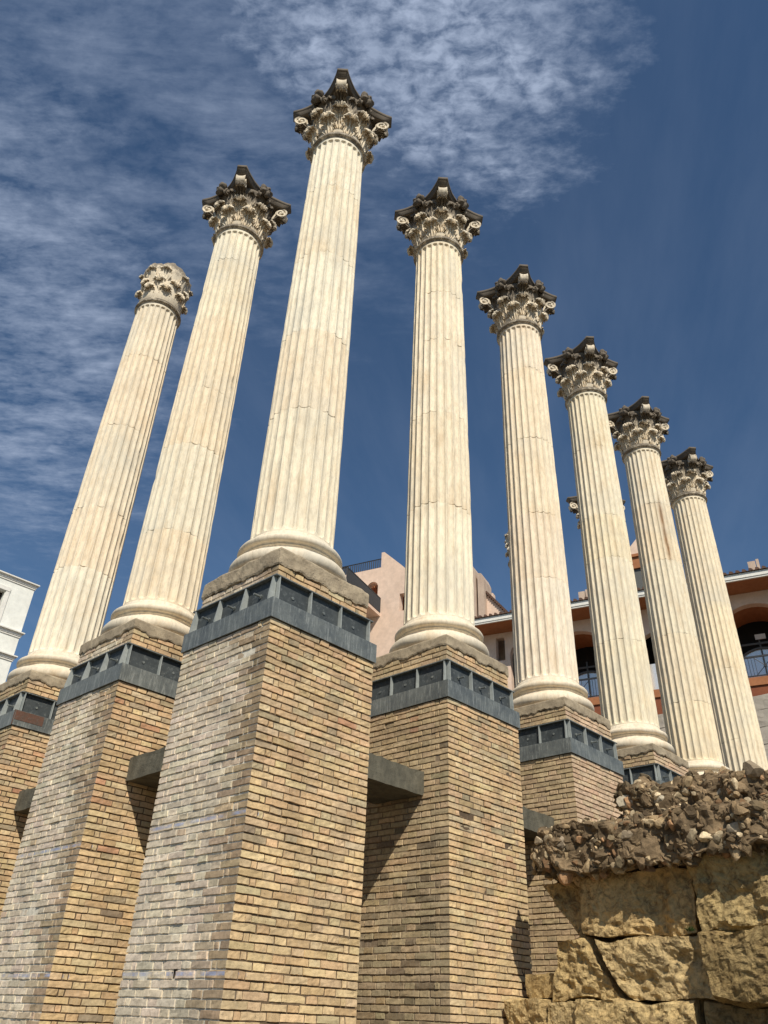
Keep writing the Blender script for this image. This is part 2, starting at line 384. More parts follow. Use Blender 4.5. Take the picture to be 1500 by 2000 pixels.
# ------------------------------------------------------------------ brick piers
SR, SL = 2.5639, 2.5666
CH = 0.0617; BH = 0.0508; J = 0.0112
HW = 0.679; HU = 0.612
SEQ_A = [('S', .235), ('H', .115), ('S', .235), ('H', .115), ('S', .235), ('H', .115), ('S', .235)]
SEQ_B = [('H', .115), ('c', .05), ('S', .235), ('H', .115), ('S', .235), ('H', .115), ('S', .235), ('c', .05), ('H', .115)]
SIDES = {  # origin sign x,y, u-dir, normal, flip
    'f': ((-1, -1), (1, 0), (0, -1), False), 'l': ((-1, -1), (0, 1), (-1, 0), True),
    'r': ((1, -1), (0, 1), (1, 0), False), 'b': ((-1, 1), (1, 0), (0, 1), True)}
def brick_faces(cx, cy, hw, ztop, zbot, rng, palette, fine=('f', 'l'), seed=0):
    """world-space bricks on four faces -> V, F(quads), C"""
    Vs = {True: [], False: []}; Cs = {True: [], False: []}
    groups = {}
    nrow = int(round((ztop-zbot)/CH)); W = 2*hw
    for k in range(nrow):
        zb = ztop-(k+1)*CH + J*.5
        for s, (og, ud, nd, flip) in SIDES.items():
            seq = SEQ_A if ((k % 2 == 0) == (s in 'fb')) else SEQ_B
            tot = sum(x[1] for x in seq)+J*(len(seq)-1); sc_ = W/tot
            uu = 0
            for i, (t, L) in enumerate(seq):
                l = L*sc_; last = i == len(seq)-1; first = i == 0
                jit = 0 if (first or last) else rng.gauss(0, .003)
                jl = 0 if first else rng.gauss(0, .0022); jr = 0 if last else rng.gauss(0, .0022)
                off = 0 if (first or last) else rng.gauss(0, .0035)
                if not (first or last) and rng.random() < .025: off = -.0045
                c = palette(s, zb, uu/W, rng)
                hgt = BH if rng.random() < .93 else BH*.9
                groups.setdefault((s in fine, s, first, last), []).append((og[0]*hw+cx, og[1]*hw+cy, zb, uu+jl, l-jl+jr, off, c, hgt, rng.random()*0))
                uu += l + J*sc_
    V = []; F = []; C = []; nb = 0
    for (fine_, s, first, last), L in groups.items():
        og, ud, nd, flip = SIDES[s]; A = np.array([x[:6] for x in L]); c = np.array([x[6] for x in L]); h = np.array([x[7] for x in L])
        n = len(L)
        e = .0026
        if fine_:
            U = np.stack([0*A[:, 4], np.full(n, e), A[:, 4]*.28, A[:, 4]*.5, A[:, 4]*.74, A[:, 4]-e, A[:, 4]], 1)
            Vv = np.stack([0*h, np.full(n, e), h*.5, h-e, h], 1)
        else:
            U = np.stack([0*A[:, 4], np.full(n, e), A[:, 4]-e, A[:, 4]], 1); Vv = np.stack([0*h, np.full(n, e), h-e, h], 1)
        nu, nv = U.shape[1], Vv.shape[1]
        Ug = np.repeat(U[:, None, :], nv, 1); Vg = np.repeat(Vv[:, :, None], nu, 2)
        D = np.zeros_like(Ug) + A[:, 5][:, None, None]
        ring = np.zeros((nv, nu), bool); ring[0] = ring[-1] = True
        if not first: ring[:, 0] = True
        if not last: ring[:, -1] = True
        D[:, ring] = -.008
        Ug = Ug.copy()
        if first: Ug[:, 0, 0] += .0095; Ug[:, -1, 0] += .0095
        if last: Ug[:, 0, -1] -= .0095; Ug[:, -1, -1] -= .0095
        u0 = A[:, 3][:, None, None]
        X = A[:, 0][:, None, None]+(u0+Ug)*ud[0]+D*nd[0]
        Y = A[:, 1][:, None, None]+(u0+Ug)*ud[1]+D*nd[1]
        Z = A[:, 2][:, None, None]+Vg
        P = np.stack([X, Y, Z], -1).reshape(-1, 3)
        V.append(P); C.append(np.repeat(c, nu*nv, 0))
        base = np.array(grid_faces(nu, nv)); 
        if flip: base = base[:, ::-1]
        F.append((base[None]+(np.arange(n)*nu*nv)[:, None, None]+nb).reshape(-1, 4)); nb += len(P)
    V = np.concatenate(V); C = np.concatenate(C); F = np.concatenate(F)
    V = V + vvec(V*np.array([38, 38, 46]), seed, 1)*.0030 + vvec(V*11, seed+5, 1)*.0035
    return V, F, C

def pal_lerp(a, b, t): return tuple(x+(y-x)*t for x, y in zip(a, b))
def make_palette(style):
    # style: dict(face -> (list of (weight, colour)), ...)
    def f(s, z, t, rng):
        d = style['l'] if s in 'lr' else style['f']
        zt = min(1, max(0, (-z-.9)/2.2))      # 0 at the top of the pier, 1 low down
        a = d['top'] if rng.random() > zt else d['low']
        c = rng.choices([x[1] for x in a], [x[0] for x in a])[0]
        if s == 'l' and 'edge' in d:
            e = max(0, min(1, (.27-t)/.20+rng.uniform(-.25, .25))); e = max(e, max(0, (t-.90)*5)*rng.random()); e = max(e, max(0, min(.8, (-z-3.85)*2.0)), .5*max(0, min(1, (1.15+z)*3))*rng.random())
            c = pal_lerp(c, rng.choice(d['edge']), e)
        k = rng.uniform(.86, 1.10)
        return tuple(x*k*rng.uniform(.97, 1.03) for x in c)
    return f
YEL = [(5, (.69, .51, .285)), (3, (.645, .475, .28)), (3, (.60, .42, .23)), (1, (.63, .49, .29)), (.05, (.36, .28, .19))]
ORA = [(4, (.66, .455, .26)), (3, (.60, .42, .24)), (1.0, (.48, .37, .23)), (.2, (.57, .32, .19)), (2, (.64, .50, .31)), (.3, (.42, .33, .21))]
GRY = [(5, (.73, .615, .465)), (3, (.68, .575, .435)), (1, (.77, .65, .495)), (.5, (.58, .45, .31))]
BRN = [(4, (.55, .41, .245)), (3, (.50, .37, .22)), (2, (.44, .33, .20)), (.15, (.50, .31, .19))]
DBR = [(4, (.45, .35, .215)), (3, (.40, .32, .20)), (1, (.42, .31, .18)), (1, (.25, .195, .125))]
PNK = [(5, (.66, .48, .32)), (3, (.62, .45, .30)), (1, (.58, .40, .26))]
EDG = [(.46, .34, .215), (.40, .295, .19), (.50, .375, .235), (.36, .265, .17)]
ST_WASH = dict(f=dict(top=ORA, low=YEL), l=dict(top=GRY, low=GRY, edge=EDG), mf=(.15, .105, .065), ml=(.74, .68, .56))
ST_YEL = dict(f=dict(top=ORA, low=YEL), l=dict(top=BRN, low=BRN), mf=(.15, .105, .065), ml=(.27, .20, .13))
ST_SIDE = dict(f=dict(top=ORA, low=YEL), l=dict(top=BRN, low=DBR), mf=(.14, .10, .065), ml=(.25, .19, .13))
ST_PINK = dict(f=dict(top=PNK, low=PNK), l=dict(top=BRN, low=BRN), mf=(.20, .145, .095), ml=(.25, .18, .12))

def core(cx, cy, hw, z0, z1, ml, mf, hole=None):
    mb = MB(); h = hw
    if hole:      # a real square hole through the mortar on the -x face
        hy, hz = hole; e = .024; a0, a1, b0, b1 = hy-e, hy+e, hz-e*1.3, hz+e*1.3
        for (ya, yb, za, zb) in ((-h, a0, z0, z1), (a1, h, z0, z1), (a0, a1, z0, b0), (a0, a1, b1, z1)):
            mb.add([(-h, yb, za), (-h, ya, za), (-h, ya, zb), (-h, yb, zb)], [(0, 1, 2, 3)], ml)
        dk = (.05, .04, .03); d = -h+.22
        mb.add([(-h, a0, b0), (-h, a1, b0), (-h, a1, b1), (-h, a0, b1), (d, a0, b0), (d, a1, b0), (d, a1, b1), (d, a0, b1)],
               [(0, 1, 5, 4), (3, 7, 6, 2), (0, 4, 7, 3), (1, 2, 6, 5), (4, 5, 6, 7)], dk)
    quads = {'f': [(-h, -h), (h, -h)], 'r': [(h, -h), (h, h)], 'b': [(h, h), (-h, h)], 'l': [(-h, h), (-h, -h)]}
    for s, (a, b) in quads.items():
        if hole and s == 'l': continue
        mb.add([(cx+a[0], cy+a[1], z0), (cx+b[0], cy+b[1], z0), (cx+b[0], cy+b[1], z1), (cx+a[0], cy+a[1], z1)], [(0, 1, 2, 3)], ml if s in 'lr' else mf)
    mb.add([(cx-h, cy-h, z1), (cx+h, cy-h, z1), (cx+h, cy+h, z1), (cx-h, cy+h, z1)], [(0, 1, 2, 3)], mf)
    return np.concatenate(mb.V), np.array(mb.F), np.concatenate(mb.C)

def make_pier(cx, cy, style, label, seed, plinth_t=.13, boltside='f', zlow=-5.23, rust=False, hole=None):
    root = empty('brick_pedestal', (cx, cy, -5.25), label, 'pier', 'brick piers under the columns')
    rng = random.Random(seed); pal = make_palette(style)
    zt = -.797
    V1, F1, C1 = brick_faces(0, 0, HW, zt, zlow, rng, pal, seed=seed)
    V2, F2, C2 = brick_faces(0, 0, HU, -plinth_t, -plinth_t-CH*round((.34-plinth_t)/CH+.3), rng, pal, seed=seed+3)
    V3, F3, C3 = core(0, 0, HW-.0095, -5.25, zt-.002, style['ml'], style['mf'], hole)
    if hole:
        ctr = V1[F1].mean(1); q = ((ctr[:, 1]-hole[0])/.026)**2+((ctr[:, 2]-hole[1])/.036)**2
        F1 = F1[~((q < 1) & (ctr[:, 0] < -HW+.03))]
    V4, F4, C4 = core(0, 0, HU-.0095, zt-.01, -plinth_t-.002, style['ml'], style['mf'])
    Vs = [V1, V2, V3, V4]; n = np.cumsum([0]+[len(v) for v in Vs])
    V = np.concatenate(Vs)
    if True:
        V = V.copy()
    off = np.array([0, 0, 5.25])
    o = mk('brickwork', V+off, np.concatenate([F+k for F, k in zip((F1, F2, F3, F4), n)]), M_BRICK, root, np.concatenate([C1, C2, C3, C4]))
    # steel collar
    mb = MB(); B = .699; zb, zl, zr = -.797, -.601, -.335
    def ring(h1, h0, z0, z1):   # square ring between half widths h0<h1
        mb.box(-h1, h1, -h1, -h0, z0, z1); mb.box(-h1, h1, h0, h1, z0, z1); mb.box(-h1, -h0, -h0, h0, z0, z1); mb.box(h0, h1, -h0, h0, z0, z1)
    ring(B, B-.012, zb, zl); ring(B-.012, HU+.012, zl-.014, zl-.002); ring(B-.012, HW-.02, zb+.003, zb+.014)
    ring(.668, HU+.004, zr-.012, zr)
    Vc = np.concatenate(mb.V)+off
    st = mk('steel_collar', Vc, mb.F, M_STEEL, root)
    mp_ = MB(); mb = mp_; ring(HU+.012, HU+.003, zl-.002, zr-.013)
    mk('back_panel', np.concatenate(mp_.V)+off, mp_.F, M_PANEL, st)
    for s in (-1, 1):
        for t in (-.615, -.205, .205, .615):
            for ax in 'yx':
                bo = B-.003 if (ax == 'y' and cx < 1 and s < 0) else .672
                prof = [(HU+.013, zl), (bo, zl), (bo, zl+.03), (.665, zr-.014), (HU+.013, zr-.014)]
                fb = MB(); fb.prism([(s*p, q+5.25) for p, q in prof], t-(.009 if bo > .68 else .006), t+(.009 if bo > .68 else .006), ax); fb.build('gusset', M_GUSSET, st)
    if rust:
        rb = MB(); rb.box(-B-.004, -B+.004, -B-.004, -B+.012, zb+.002+5.25, zl-.002+5.25); rb.box(-B+.0121, -.30, -B-.003, -B-.0005, zb+.07+5.25, zl-.004+5.25)
        rb.build('rusty_edge', M_RUST, st)
    for t in (-.41, 0, .41):
        for s in ('l', 'f'):
            b = MB(); z = (zl+zr)/2-.02+5.25
            if s == boltside:
                a = (t, -HU-.012, z) if s == 'f' else (-HU-.012, t, z); c = (t, -B-.01, z) if s == 'f' else (-B-.01, t, z)
                b.rod(a, c, .011, 8); a2 = (a[0], a[1]-.012, z) if s == 'f' else (a[0]-.012, a[1], z); b.rod(a, a2, .024, 6)
            else:
                a = (t, -HU-.012, z) if s == 'f' else (-HU-.012, t, z); a2 = (a[0], a[1]-.008, z) if s == 'f' else (a[0]-.008, a[1], z)
                b.rod(a, a2, .016, 8)
            b.build('bolt', M_STEEL, st)
    # plinth
    h = .630; tt = plinth_t
    c8 = [(x, y, z) for z in (-tt-.004, 0) for y in (-h, h) for x in (-h, h)]
    P, F = rough_box(c8, (60, 60, 8), .010 if tt > .15 else .005, 7, seed*3+1, 4, .03)
    low = P[:, 2] < -.6*tt
    P[:, 2] += np.where(low, fbm(P*9, seed+9, 4)*.030, 0)*np.where(np.maximum(np.abs(P[:, 0]), np.abs(P[:, 1])) > h*.9, 1, 0)
    top = P[:, 2] > -.02
    P[:, 2] = np.where(top, np.minimum(P[:, 2], .0)-.004, P[:, 2])
    mk('plinth', P+off, F, M_PLINTH, root, smooth=False)
    return root

PIERS = [
 (0, 2*SL, ST_YEL, 'yellow-brown brick pier with a rust-edged steel collar, under the column with the broken capital', 11, .13, 'l'),
 (0, SL, ST_WASH, 'brick pier with grey washed left face, between the broken-capital column pier and the corner pier', 12, .13, 'l'),
 (0, 0, ST_WASH, 'large corner brick pier nearest the viewer, grey washed left face and yellow right face', 13, .19, 'l'),
 (SR, 0, ST_SIDE, 'yellow brick pier right of the corner pier, its left face brown and half in shadow', 14, .13, 'f'),
 (2*SR, 0, ST_PINK, 'pinkish brick pier whose foot is hidden by the ruined wall', 15, .13, 'f'),
 (3*SR, 0, ST_PINK, 'brick pier showing only its plinth and steel collar above the rubble', 16, .13, 'f'),
 (4*SR, 0, ST_PINK, 'brick pier behind the rubble wall under the seventh column', 17, .13, 'f'),
 (5*SR, 0, ST_PINK, 'last brick pier of the long row behind the rubble wall', 18, .13, 'f'),
 (5*SR, SL, ST_PINK, 'inner brick pier under the mostly hidden complete column', 19, .13, 'f'),
 (5*SR, 2*SL, ST_PINK, 'inner brick pier under the hidden column with a worn capital', 20, .13, 'f')]
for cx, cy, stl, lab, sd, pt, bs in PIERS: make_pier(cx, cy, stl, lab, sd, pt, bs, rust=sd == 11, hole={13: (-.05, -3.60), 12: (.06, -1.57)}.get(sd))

# concrete beams between the piers
def beam(x0, x1, y0, y1, label, seed):
    cx, cy = (x0+x1)/2, (y0+y1)/2
    c8 = [(x-cx, y-cy, z) for z in (0, .245) for y in (y0, y1) for x in (x0, x1)]
    P, F = rough_box(c8, (16, 16, 6), .006, 9, seed, 4, .0)
    top = P[:, 2] > .2
    P[:, 2] += np.where(top, fbm(P*13, seed+4, 3)*.012, 0)
    o = mk('concrete_beam', P, F, M_CONC, smooth=False); o.location = (cx, cy, -1.812); tag(o, label, 'beam', 'concrete beams between the piers')
for i, lab in enumerate(['concrete beam joining the corner pier to the yellow pier on its right', 'concrete beam ending at the pinkish pier beside the ruined wall',
                         'concrete beam behind the rubble between the pinkish pier and the next', 'concrete beam hidden behind the rubble under the sixth and seventh columns', 'concrete beam at the far end of the long row']):
    beam(i*SR+HW-.01, (i+1)*SR-HW+.01, -.345, .345, lab, 60+i)
for i, lab in enumerate(['grey concrete beam joining the corner pier to the grey-washed pier on its left', 'pale concrete beam joining the two leftmost piers']):
    beam(-.345, .345, i*SL+HW-.01, (i+1)*SL-HW+.01, lab, 70+i)

# ------------------------------------------------------------------ columns
def lathe(prof, n=96):
    prof = np.array(prof, float); a = np.arange(n)*2*math.pi/n
    V = np.stack([prof[:, 0:1]*np.cos(a), prof[:, 0:1]*np.sin(a), np.repeat(prof[:, 1:2], n, 1)], -1).reshape(-1, 3)
    return V, grid_faces(n, len(prof), True)
BASEP = [(.55, 0)]
def arc(cr, cz, rr, rz, a0, a1, n): return [(cr+rr*math.cos(R_(a0+(a1-a0)*i/n)), cz+rz*math.sin(R_(a0+(a1-a0)*i/n))) for i in range(n+1)]
BASEP = [(.56, .0)]+arc(.555, .088, .082, .084, -80, 85, 14)+[(.556, .176), (.540, .178), (.540, .190)]+arc(.555, .222, .052, .032, 235, 125, 8)[0:9]+[(.515, .252), (.527, .254), (.527, .262)]+arc(.520, .312, .052, .048, -75, 80, 12)+[(.512, .366), (.497, .368), (.497, .384)]+[(.484, .392), (.475, .41), (.468, .437), (.40, .438)]
SZ0, SZ1 = .434, 7.80
R0, R1 = .462, .405
def shaft_r(z):
    t = (z-SZ0)/(SZ1-SZ0); return R0-(R0-R1)*(t**1.6)
def make_shaft(parent, seed, damage=None):
    rng = random.Random(seed)
    nf = 24; offs = [-1, -.83, -.74, -.46, 0, .46, .74, .83]
    drums = []; z = .434
    while z < 7.0:
        z += rng.uniform(.95, 1.75)
        if z < 7.3: drums.append(z)
    zs = [SZ0, .452, .462, .470, .480, .492, .506]
    zs += list(np.arange(.56, 7.62, .12))+[7.655, 7.675, 7.69, 7.70, 7.708, 7.718, 7.735, 7.76, SZ1]
    for d in drums: zs += [d-.012, d-.004, d+.004, d+.012]
    zs = np.array(sorted(zs)); keep = [0]
    for i in range(1, len(zs)):
        if zs[i]-zs[keep[-1]] > .0035: keep.append(i)
    zs = zs[keep]
    ang = np.array([(k+o/2)*2*math.pi/nf for k in range(nf) for o in offs]); oo = np.array([o for k in range(nf) for o in offs])
    Z, A = np.meshgrid(zs, ang, indexing='ij'); O = np.repeat(oo[None], len(zs), 0)
    Rr = shaft_r(Z)
    ze0, ze1, rr = .462, 7.708, .046
    def endf(d): return np.sqrt(np.clip(1-((rr-np.clip(d, 0, rr))/rr)**2, 0, 1))
    wz = .84*np.minimum(endf(Z-ze0), endf(ze1-Z))
    ins = np.clip(1-(np.abs(O)/np.maximum(wz, 1e-3))**2, 0, 1); dep = np.sqrt(ins)*.034*np.clip(wz/.84, 0, 1)**.5
    dep = np.where((Z < ze0) | (Z > ze1), 0, dep)
    Rr = Rr-dep
    P0 = np.stack([np.cos(A)*Rr, np.sin(A)*Rr, Z], -1)
    sd = seed*13.7
    # drum joints wander a little; chipped arrises
    jd = np.zeros_like(Z)
    for d in drums:
        dz = np.abs(Z-d); jd = np.maximum(jd, np.where(dz < .006, 1, 0))
    chip = fbm(P0*np.array([9, 9, 2.2])+sd, seed, 3); chip2 = vn(P0*np.array([26, 26, 9])+sd, seed+4)
    edge = (np.abs(O) > .8)
    jd = jd*np.clip(.35+1.6*vn(np.stack([np.cos(A)*3, np.sin(A)*3, Z*.5], -1)+sd, seed+3), 0.05, 1)
    Rr = Rr-jd*(.006+.006*np.clip(chip2, 0, 1)) - edge*np.clip(chip-.75, 0, 1)*.035 - edge*np.clip(chip2-.55, 0, 1)*.014
    Rr = Rr+.0025*vn(P0*5+sd, seed+8)
    dmg = np.zeros_like(Z)
    if damage:
        a0, w0, z0, z1 = damage
        da = np.abs((A-a0+math.pi) % (2*math.pi)-math.pi)
        dmg = np.clip(1.2-da/w0, 0, 1)*np.clip((Z-z0)*3, 0, 1)*np.clip((z1-Z)*3, 0, 1)*np.clip(.6+fbm(P0*np.array([7, 7, 3]), seed+30, 4)*.9, 0, 1)
        Rr = Rr-dmg*.03*(.4+np.abs(vn(P0*30, seed+31)))
    P = np.stack([np.cos(A)*Rr, np.sin(A)*Rr, Z+jd*0+.012*vn(np.stack([np.cos(A)*2, np.sin(A)*2, Z*1.0], -1)+sd, seed+9)*((Z > .6) & (Z < 7.6))], -1)
    # colour by drum, warm cream with greyer and pinker drums
    cols = [(.80, .70, .53), (.77, .67, .51), (.80, .685, .50), (.76, .68, .535), (.785, .665, .495), (.82, .735, .575), (.81, .71, .55)]
    idx = np.searchsorted(np.array(drums), Z); dc = np.array([rng.choice(cols) for _ in range(len(drums)+1)])
    tc_ = rng.uniform(.97, 1.02)*np.array([1, rng.uniform(.99, 1.01), rng.uniform(.97, 1.02)])
    C = dc[idx]*tc_*(1-.45*jd*np.clip(.5+chip2, 0, 1))[..., None]
    C = C*(1-.10*(np.abs(O) > .8)*np.clip(chip, 0, 1))[..., None]
    C = C*(1-dmg[..., None]) + np.array([.30, .17, .085])*dmg[..., None]
    return mk('shaft', P.reshape(-1, 3), np.array(grid_faces(len(ang), len(zs), True)), M_SHAFT, parent, C.reshape(-1, 3), False)

# ---- capital pieces (built once, mesh data shared)
def cat_path(pts, n):
    pts = np.array(pts, float); k = len(pts); t = np.linspace(0, k-1-1e-6, n); i = t.astype(int); u_ = (t-i)[:, None]
    p = lambda j: pts[np.clip(j, 0, k-1)]
    return .5*((2*p(i))+(-p(i-1)+p(i+1))*u_+(2*p(i-1)-5*p(i)+4*p(i+1)-p(i+2))*u_**2+(-p(i-1)+3*p(i)-3*p(i+1)+p(i+2))*u_**3)
def leaf_mesh(path, W, seed, nu=25, nv=40, lobes=6, th=.013):
    """path: (radius, z) list along the spine, leaf centred on angle 0"""
    S = cat_path(path, nv); v = np.linspace(0, 1, nv); uu = np.linspace(-1, 1, nu)
    lob = (1-np.abs(2*((v*lobes) % 1)-1))**.8
    wv = W*(.62+.55*np.sin(np.clip(v, 0, 1)*math.pi*.86+.2))*(.58+.46*lob); wv *= 1-np.clip((v-.52)/.48, 0, 1)*.72
    d = np.gradient(S, axis=0); nrm = np.stack([d[:, 1], -d[:, 0]], 1); nrm /= np.linalg.norm(nrm, axis=1)[:, None]+1e-9
    V = []
    for side in (0, 1):
        for j in range(nv):
            for i, q in enumerate(uu):
                fold = .020*math.cos(q*math.pi*4.0+0)*(1-.3*abs(q)) + .014*(1-min(1, abs(q)*6))
                serr = .022*abs(q)**2.5*(1-lob[j])*1.2
                curl = .026*abs(q)**3
                off = fold-serr+curl*(.5+.5*lob[j]) - side*th
                rr = S[j, 0]+nrm[j, 0]*off; zz_ = S[j, 1]+nrm[j, 1]*off - abs(q)**2*.02*W/.15
                tang = wv[j]*q; a = tang/max(S[0, 0]+.03, .3)*.94
                V.append((rr*math.cos(a), rr*math.sin(a), zz_))
    V = np.array(V); n1 = nu*nv
    F = [q for q in grid_faces(nu, nv)]; F2 = [tuple(x+n1 for x in q[::-1]) for q in F]
    rim = []
    for j in range(nv-1): rim += [(j*nu, (j+1)*nu, (j+1)*nu+n1, j*nu+n1), ((j+1)*nu-1, (j+1)*nu-1+n1, (j+2)*nu-1+n1, (j+2)*nu-1)]
    for i in range(nu-1): rim += [((nv-1)*nu+i, (nv-1)*nu+i+1, (nv-1)*nu+i+1+n1, (nv-1)*nu+i+n1)]
    V = V+vvec(V*24, seed, 2)*.0028
    return V, F+F2+rim
def rotz(V, a):
    c, s = math.cos(a), math.sin(a); return np.stack([V[:, 0]*c-V[:, 1]*s, V[:, 0]*s+V[:, 1]*c, V[:, 2]], 1)
def scroll_mesh(path, cr, cz, r0, turns, width, th, seed, sgn=1, side=0.0, flare=1.3):
    """ribbon rising along path then rolled into a volute about (cr, cz); radial plane at angle 0"""
    P = [np.array(p, float) for p in cat_path(path, 14)]
    a0 = math.atan2(P[-1][1]-cz, P[-1][0]-cr)
    n = int(26*turns)
    for i in range(1, n+1):
        t = i/n; a = a0-sgn*turns*2*math.pi*t; rr = r0*(1-.78*t)
        P.append(np.array([cr+rr*math.cos(a), cz+rr*math.sin(a)]))
    P = np.array(P); d = np.gradient(P, axis=0); nr = np.stack([-d[:, 1], d[:, 0]], 1); nr /= np.linalg.norm(nr, axis=1)[:, None]+1e-9
    V = []; m = 7; k = len(P)
    for j in range(k):
        wj = width*(.55+.45*min(1, j/12))*(1+ (flare-1)*max(0, (j-14)/max(1, n)))
        for q in range(m):
            s_ = -1+2*q/(m-1); dish = -.010*(1-abs(s_)**2) + (.006 if abs(s_) > .8 else 0)
            o_ = P[j]+nr[j]*(th/2+dish); V.append((o_[0], s_*wj/2+side, o_[1]))
        for q in range(m):
            s_ = 1-2*q/(m-1); o_ = P[j]-nr[j]*(th/2); V.append((o_[0], s_*wj/2+side, o_[1]))
    V = np.array(V); F = grid_faces(2*m, k, True)
    F += [tuple(range(2*m)), tuple(range((k-1)*2*m, k*2*m))[::-1]]
    V = V+vvec(V*22, seed, 2)*.0028
    return V, F
def abacus_mesh():
    d = .589; cut = .084; ms = .492   # tip centre, half chamfer, mid-side distance
    out = []
    for k in range(4):
        a = k*math.pi/2
        # side facing +x before rotation : from corner (d,-d) to (d,d)
        p0 = np.array([d+cut*.7, -(d-cut*.7)]); p1 = np.array([d+cut*.7, d-cut*.7])
        for t in np.linspace(0, 1, 15):
            y = p0[1]+(p1[1]-p0[1])*t; s_ = 1-(2*t-1)**2
            x = p0[0]-(p0[0]-ms)*(s_**1.0)
            out.append((x*math.cos(a)-y*math.sin(a), x*math.sin(a)+y*math.cos(a)))
    out = np.array(out); V = []
    prof = [(.88, 8.845), (.915, 8.850), (.92, 8.882), (.935, 8.888), (.94, 8.905), (.975, 8.925), (.978, 8.934), (1.0, 8.937), (1.0, 8.995), (.985, 9.0)]
    for s_, z in prof:
        for p in out: V.append((p[0]*s_, p[1]*s_, z))
    n = len(out); F = grid_faces(n, len(prof), True); V.append((0, 0, 8.845)); V.append((0, 0, 9.0))
    F += [((i+1) % n, i, len(V)-2) for i in range(n)]+[((len(prof)-1)*n+i, (len(prof)-1)*n+(i+1) % n, len(V)-1) for i in range(n)]
    V = np.array(V); return V+vvec(V*9, 4, 3)*.005, F
def rosette_mesh():
    n, m = 40, 14; V = []
    for j in range(m+1):
        ph = math.pi*j/m
        for i in range(n):
            a = 2*math.pi*i/n; pet = 1+.16*abs(math.cos(a*2.5))*math.sin(ph) + .05*math.cos(a*15)*math.sin(ph)
            rr = .118*math.sin(ph)*pet
            x = .075*math.cos(ph) + (.02*math.cos(a*5)*math.sin(ph) if ph < 1.5 else 0) - (.045 if ph < .35 else 0)*.3
            V.append((x, rr*math.cos(a), rr*math.sin(a)*1.0))
    V = np.array(V); V = V+vvec(V*28, 8, 2)*.009
    return V, grid_faces(n, m+1, True)
cream = (.74, .64, .49)
def data_of(name, V, F, mat, smooth=True):
    o = mk(name, V, F, mat, None, np.tile(np.array(cream), (len(V), 1)), smooth); me = o.data; bpy.data.objects.remove(o); return me
LOW = [(.400, 7.90), (.425, 8.02), (.440, 8.11), (.470, 8.185), (.520, 8.230), (.562, 8.212), (.570, 8.17), (.552, 8.14)]
UPP = [(.405, 8.02), (.428, 8.18), (.446, 8.31), (.480, 8.40), (.540, 8.455), (.590, 8.435), (.598, 8.385), (.575, 8.35)]
COR = [(.43, 8.16), (.465, 8.34), (.520, 8.48), (.595, 8.575), (.690, 8.63), (.745, 8.60), (.740, 8.545)]
FIL = [(.41, 8.10), (.445, 8.36), (.470, 8.55), (.500, 8.66), (.545, 8.70), (.56, 8.66)]
BELLP = [(.36, 7.86), (.395, 7.90), (.398, 8.1), (.405, 8.3), (.425, 8.5), (.455, 8.65), (.50, 8.76), (.515, 8.80), (.50, 8.83), (.40, 8.85), (.0, 8.85)]
ME = {}
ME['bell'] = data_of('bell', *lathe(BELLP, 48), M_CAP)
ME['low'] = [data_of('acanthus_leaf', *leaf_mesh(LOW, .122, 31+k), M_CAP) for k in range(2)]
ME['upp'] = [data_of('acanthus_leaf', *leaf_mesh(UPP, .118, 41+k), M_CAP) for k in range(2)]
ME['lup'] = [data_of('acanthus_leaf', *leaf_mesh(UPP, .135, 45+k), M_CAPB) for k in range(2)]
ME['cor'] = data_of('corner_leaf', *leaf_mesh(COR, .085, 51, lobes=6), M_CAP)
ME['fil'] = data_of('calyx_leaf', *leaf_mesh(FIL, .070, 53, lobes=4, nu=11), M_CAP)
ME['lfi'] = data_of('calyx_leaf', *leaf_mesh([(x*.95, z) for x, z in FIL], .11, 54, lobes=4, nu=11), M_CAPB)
vv, vf = scroll_mesh([(.46, 8.36), (.50, 8.50), (.57, 8.66), (.66, 8.825)], .672, 8.715, .120, 1.4, .150, .030, 5)
disc = []; nd = 24
for s_ in (-1, 1):
    for rr_, yy_ in ((.105, .070), (.085, .058), (.070, .066), (.045, .058), (.030, .080), (.0, .084)):
        for k in range(nd): disc.append((.672+rr_*math.cos(2*math.pi*k/nd), s_*yy_, 8.715+rr_*math.sin(2*math.pi*k/nd)))
df = [];
for h_ in (0, 1):
    gf = [tuple(x+h_*6*nd+len(vv) for x in q) for q in grid_faces(nd, 6, True)]; df += gf if h_ else [q[::-1] for q in gf]
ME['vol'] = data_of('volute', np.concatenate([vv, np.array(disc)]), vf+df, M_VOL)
hv = [scroll_mesh([(.44, 8.42), (.455, 8.58), (.475, 8.72), (.515, 8.80)], .515, 8.735, .065, 1.3, .05, .022, 6+k) for k in (0, 1)]
ME['hel'] = data_of('helix', *hv[0], M_CAP)
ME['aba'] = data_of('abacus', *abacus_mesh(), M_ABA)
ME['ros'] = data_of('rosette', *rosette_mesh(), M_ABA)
base_V, base_F = lathe(BASEP, 96); base_V = base_V+vvec(base_V*8, 3, 3)*.003
ME['base'] = data_of('base', base_V, base_F, M_SHAFT)
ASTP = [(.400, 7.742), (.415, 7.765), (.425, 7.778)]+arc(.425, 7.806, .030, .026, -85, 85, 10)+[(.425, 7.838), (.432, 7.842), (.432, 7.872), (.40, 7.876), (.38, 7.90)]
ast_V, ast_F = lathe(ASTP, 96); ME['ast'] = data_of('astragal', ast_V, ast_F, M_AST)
BL_LOW = None
